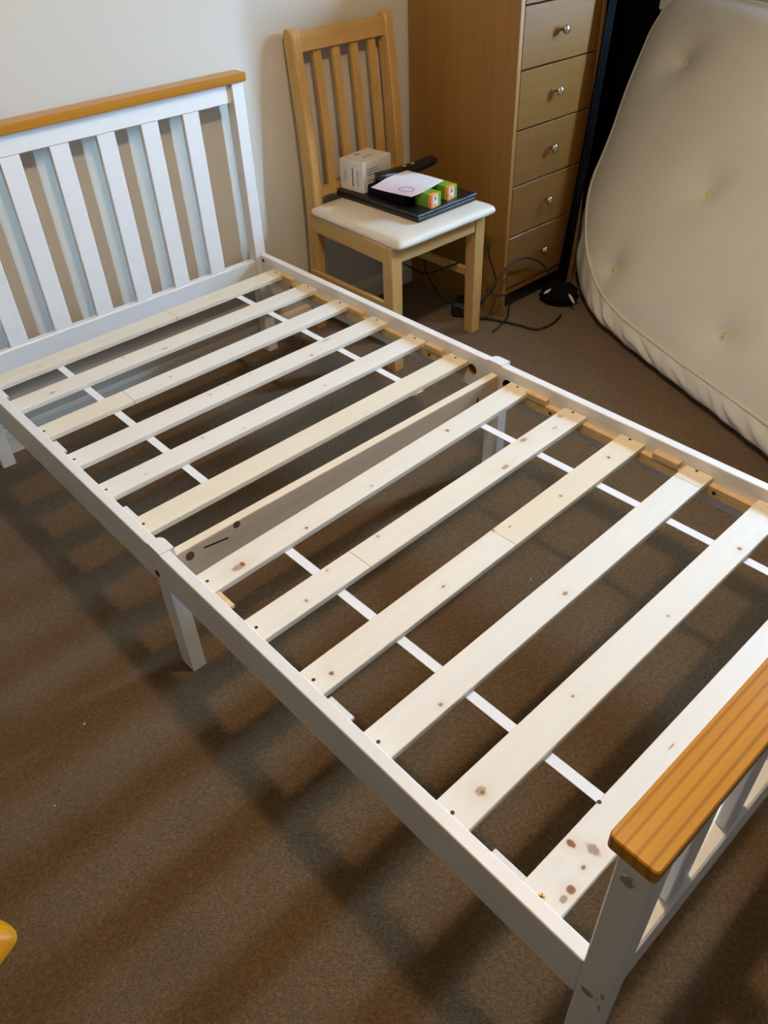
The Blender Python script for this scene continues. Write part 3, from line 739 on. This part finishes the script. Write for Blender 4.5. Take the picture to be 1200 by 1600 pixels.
def back_panel():
    bm = bmesh.new(); vs = [bm.verts.new(mworld(p.x, p.y, 0.0)-WLm) for p in OL]; bm.faces.new(vs)
    for v in bm.verts: v.co.z = max(v.co.z, 0.003-WLm.z)
    return from_bm('back_panel', bm, M['mattress'], mat_t, WLm)
back_panel()
def smooth(x, a, b):
    t = max(0.0, min(1.0, (x-a)/(b-a))); return t*t*(3-2*t)
def border():
    """side border; along the bottom it is pressed down on to the floor and wrinkles"""
    bm = bmesh.new(); KB = 14; rings = []
    for j in range(KB+1):
        t = j/KB; ring = []
        for i, p in enumerate(OL):
            pr, nx = OL[i-1], OL[(i+1) % NO]; tg = (nx-pr).normalized(); nr = Vector((tg.y, -tg.x, 0))
            if (p-cen).dot(nr) < 0: nr = -nr
            s = i*5.6/NO
            q = p+nr*0.014*math.sin(PI*t); reg = mworld(q.x, q.y, MT*t)
            k = (1-smooth(p.y, 0.0, 0.66)) if p.x < 1.6 else (1-smooth(p.y, 0.0, 0.1))
            seam = mworld(p.x, p.y, MT); u = min(1.0, (1-t)/0.6)
            out = -MN*0.8*max(0, -nr.y) + MD*min(0, nr.x)*1.0                      # the way the border faces, flat on the floor plan
            drop = min(seam.z-0.024, 0.070+0.6*max(0, p.y))
            wr = 0.010*math.sin(PI*u)*noise.noise(Vector((s*24+u*2.6, u*1.3, 3)))*2 + 0.004*u*noise.noise(Vector((s*13, 2, 8)))*2
            pos = seam+Vector((0, 0, -drop*u))+out*(0.020*u+0.014*math.sin(PI*u)+wr)
            if t < 0.4: pos += MN*0.17*(1-t/0.4)**0.7; pos.z -= 0.022*min(1.0, (1-t/0.4)*2)
            v = reg.lerp(pos, k); v.z = max(v.z, 0.003)
            ring.append(bm.verts.new(v-WLm))
        rings.append(ring)
    for A, B in zip(rings, rings[1:]):
        for k in range(NO): bm.faces.new((A[k], A[(k+1) % NO], B[(k+1) % NO], B[k]))
    return from_bm('side_border', bm, M['mattress'], mat_t, WLm, True)
border()
for w in (MT,):
    bm = bmesh.new(); bm_tube(bm, [mworld(p.x, p.y, w)-WLm for p in OL], 0.0055, 6, True)
    from_bm('piping', bm, M['mattress'], mat_t, WLm, True)
for ta, tb in TUFTS:
    w = front_w(ta, tb, rim_of(ta, tb))+0.005; c = mworld(ta, tb, w); bm = bmesh.new()
    ringp = [(MD*(0.010*math.cos(2*PI*k/16))+MU*(0.016*math.sin(2*PI*k/16))) for k in range(16)]
    bm_tube(bm, ringp, 0.0048, 6, True)
    r = bmesh.ops.create_uvsphere(bm, u_segments=8, v_segments=6, radius=0.006, matrix=Matrix.Translation(MF*0.001))
    from_bm('tuft', bm, M['tuft'], mat_t, c, True)

# ------------------------------------------------------------------ curtains
def pleats(name, plan, z0, z1, amp, waves, label, th_=0.004, lean=(0, 0)):
    """gathered cloth hanging along a plan polyline, with real thickness; the foot is dragged by lean at the start"""
    P = [Vector((x, y, 0)) for x, y in plan]; nu, nv = waves*10, 14; bm = bmesh.new(); v = {}
    F = catmull(P, 20) if len(P) > 2 else [P[0].lerp(P[1], k/20) for k in range(21)]
    D = [0]
    for p, q in zip(F, F[1:]): D.append(D[-1]+(q-p).length)
    for i in range(nu+1):
        s = i/nu; d = s*D[-1]; j0 = max(k for k in range(len(D)) if D[k] <= d+1e-9); j0 = min(j0, len(F)-2)
        p0 = F[j0].lerp(F[j0+1], (d-D[j0])/(D[j0+1]-D[j0])); t_ = (F[j0+1]-F[j0]).normalized(); n = Vector((-t_.y, t_.x, 0))
        for j in range(nv+1):
            t = j/nv
            w = amp*math.sin(2*PI*waves*s+0.7*math.sin(3*t+s*5))*(1-0.45*t)
            p = p0+n*w+Vector((lean[0], lean[1], 0))*(1-t)**2.5*max(0, 1-s*2)
            v[i, j] = bm.verts.new((p.x, p.y, z0+(z1-z0)*t))
    for i in range(nu):
        for j in range(nv): bm.faces.new((v[i, j], v[i+1, j], v[i+1, j+1], v[i, j+1]))
    bmesh.ops.solidify(bm, geom=bm.faces[:], thickness=th_)
    return tag(from_bm(name, bm, M['navy'], None, (0, 0, 0), True, 60), label, 'curtain')
pleats('curtain', [(XR-0.10, GAP1), (XR-0.10, 0.02)], 0.806, 2.25, 0.03, 9, 'navy window curtain drawn on the side nearest the corner')
pleats('curtain', [(XR-0.10, -2.6), (XR-0.10, GAP0)], 0.806, 2.25, 0.03, 8, 'navy window curtain drawn on the side away from the corner')
pleats('corner_curtain', [(2.062, -0.432), (2.17, -0.35), (2.30, -0.15), (2.50, 0.0), (3.04, 0.02)], 0.006, 2.2, 0.014, 12,
       'near-black navy curtain hanging between the chest of drawers and the mattress', lean=(-0.16, 0.0))

# dark cloth bundle with two pale tips, on the carpet by the mattress corner
def bundle():
    t = thing('dark_bundle', (1.86, -0.46, 0), 'black cloth bundle with two pale pointed tips on the carpet by the mattress corner', 'bag')
    bm = bmesh.new(); bmesh.ops.create_icosphere(bm, subdivisions=4, radius=1)
    for v in bm.verts:
        c = v.co.copy(); f = 1+0.18*noise.noise(c*2.2)+0.06*noise.noise(c*6)
        v.co = Vector((c.x*0.048*f, c.y*0.066*f, max(0.0, (c.z*0.5+0.42)*0.085*f)))
        v.co = Matrix.Rotation(0.5, 3, 'Z') @ v.co
    from_bm('bundle_body', bm, M['navy'], t, (1.870, -0.470, 0.0), True)
    for p, q in (((1.806, -0.450, 0.052), (1.850, -0.462, 0.064)), ((1.838, -0.560, 0.040), (1.862, -0.510, 0.058))):
        p, q = Vector(p), Vector(q); bm = bmesh.new(); bm_tube(bm, [p.lerp(q, k/6)-p for k in range(7)], lambda s: 0.0015+0.0050*math.sin(PI*min(1, s+0.08))*(1-s*.5), 7)
        from_bm('pale_tip', bm, M['tip'], t, p, True)
bundle()
# power adapter and cables
ad = thing('power_adapter', (1.575, -0.285, 0), 'glossy black power adapter on the carpet behind the chair front leg', 'adapter')
rot_box('adapter_body', (1.572, -0.272, 0.026), (0.085, 0.062, 0.052), 0.5, M['black'], ad, 0.010)
for k in range(3):  # small silver discs set on the body for its shiny spots
    cyl('shiny_spot', (1.540+0.013*k, -0.302+0.010*k, 0.042-0.008*k), (1.5385+0.013*k, -0.305+0.010*k, 0.042-0.008*k), 0.0022, M['silver'], ad, 8)
def cable(pts, r, label):
    return tag(tube('cable', pts, r, M['rubber'], None, 8, 7), label, 'cable', 'black cables around the chair')
cable([(1.575, -0.345, 0.0045), (1.60, -0.385, 0.0045), (1.634, -0.480, 0.0045), (1.650, -0.545, 0.0045), (1.71, -0.560, 0.0045), (1.760, -0.552, 0.0045), (1.795, -0.540, 0.0045)], 0.0042,
      'black cable lying along the carpet in front of the chest of drawers')
cable([(1.535, -0.45, 0.0035), (1.575, -0.445, 0.0095), (1.63, -0.43, 0.0135), (1.668, -0.405, 0.012), (1.66, -0.415, 0.065), (1.63, -0.42, 0.095), (1.575, -0.42, 0.115), (1.55, -0.40, 0.135)], 0.0030,
      'thin black cable looping by the front foot of the chest of drawers')
cable([(1.50, -0.425, 0.105), (1.525, -0.43, 0.142), (1.562, -0.43, 0.171), (1.607, -0.43, 0.201), (1.665, -0.43, 0.212), (1.723, -0.43, 0.203), (1.797, -0.43, 0.164), (1.84, -0.435, 0.115)], 0.0040,
      'black cable arching up across the bottom drawer')
cable([(1.533, -0.41, 0.300), (1.545, -0.41, 0.250), (1.560, -0.41, 0.220), (1.575, -0.415, 0.180), (1.572, -0.42, 0.155), (1.545, -0.42, 0.132), (1.53, -0.39, 0.09), (1.545, -0.345, 0.03)], 0.0032,
      'black cable dropping beside the chair leg and the chest of drawers')
cable([(1.470, -0.085, 0.160), (1.49, -0.146, 0.142), (1.485, -0.193, 0.154), (1.480, -0.248, 0.184), (1.482, -0.312, 0.221), (1.515, -0.345, 0.235), (1.55, -0.36, 0.20)], 0.0030,
      'thin black cable hanging under the chair across the stretcher')
cable([(1.56, -0.06, 0.30), (1.55, -0.10, 0.169), (1.55, -0.12, 0.104), (1.55, -0.16, 0.067), (1.55, -0.20, 0.030), (1.56, -0.245, 0.03)], 0.0028,
      'thin black cable falling behind the chair to the adapter')

# ------------------------------------------------------------------ small things on the carpet
def yellow_bag():
    bm = bmesh.new(); pts = [(-0.499, -1.195), (-0.487, -1.240), (-0.520, -1.262), (-0.62, -1.30), (-0.78, -1.26), (-0.80, -1.12), (-0.66, -1.08), (-0.545, -1.135)]
    P = catmull([(x, y, 0) for x, y in pts], 4, True); c = Vector((-0.63, -1.19, 0)); n = len(P); rings = []
    for s, z in ((1, 0.002), (0.99, 0.010), (0.93, 0.020), (0.7, 0.036), (0.35, 0.050), (0.1, 0.052)):
        rings.append([bm.verts.new(((p-c).x*s, (p-c).y*s, z+0.006*noise.noise(p*14+Vector((0, 0, z*40))))) for p in P])
    for A, B in zip(rings, rings[1:]):
        for k in range(n): bm.faces.new((A[k], A[(k+1) % n], B[(k+1) % n], B[k]))
    bm.faces.new(rings[0][::-1]); bm.faces.new(rings[-1])
    tag(from_bm('plastic_bag', bm, M['yellow'], None, (c.x, c.y, 0), True, 50), 'yellow plastic bag corner lying on the carpet at the left edge', 'bag')
yellow_bag()
def cap_bit():
    bm = bmesh.new(); pts = [Vector((0.013*math.cos(a), 0.013*math.sin(a), 0)) for a in [0.6+4.2*k/14 for k in range(15)]]
    bm_tube(bm, pts, 0.006, 7)
    o = from_bm('plastic_clip', bm, M['white'], None, (1.073, -0.534, 0.006), True); tag(o, 'small curled white plastic clip on the carpet beyond the far bed rail', 'clip')
cap_bit()
def lint(x, y, r, label):
    bm = bmesh.new(); bmesh.ops.create_icosphere(bm, subdivisions=1, radius=r)
    for v in bm.verts: v.co.z = v.co.z*0.5; v.co.x *= 1.5
    o = from_bm('lint', bm, M['card'], None, (x, y, r*0.5), True); o.rotation_euler.z = 0.7; tag(o, label, 'lint', 'lint on the carpet')
lint(-0.225, -0.945, 0.0022, 'white speck of lint on the carpet left of the middle bed leg')
lint(-0.345, -1.07, 0.0014, 'tiny white speck of lint on the carpet near the left edge')
lint(0.707, -1.300, 0.0016, 'pale wood crumb on the carpet seen between two slats')
lint(0.690, -1.335, 0.0013, 'second pale wood crumb on the carpet, closer to the footboard')
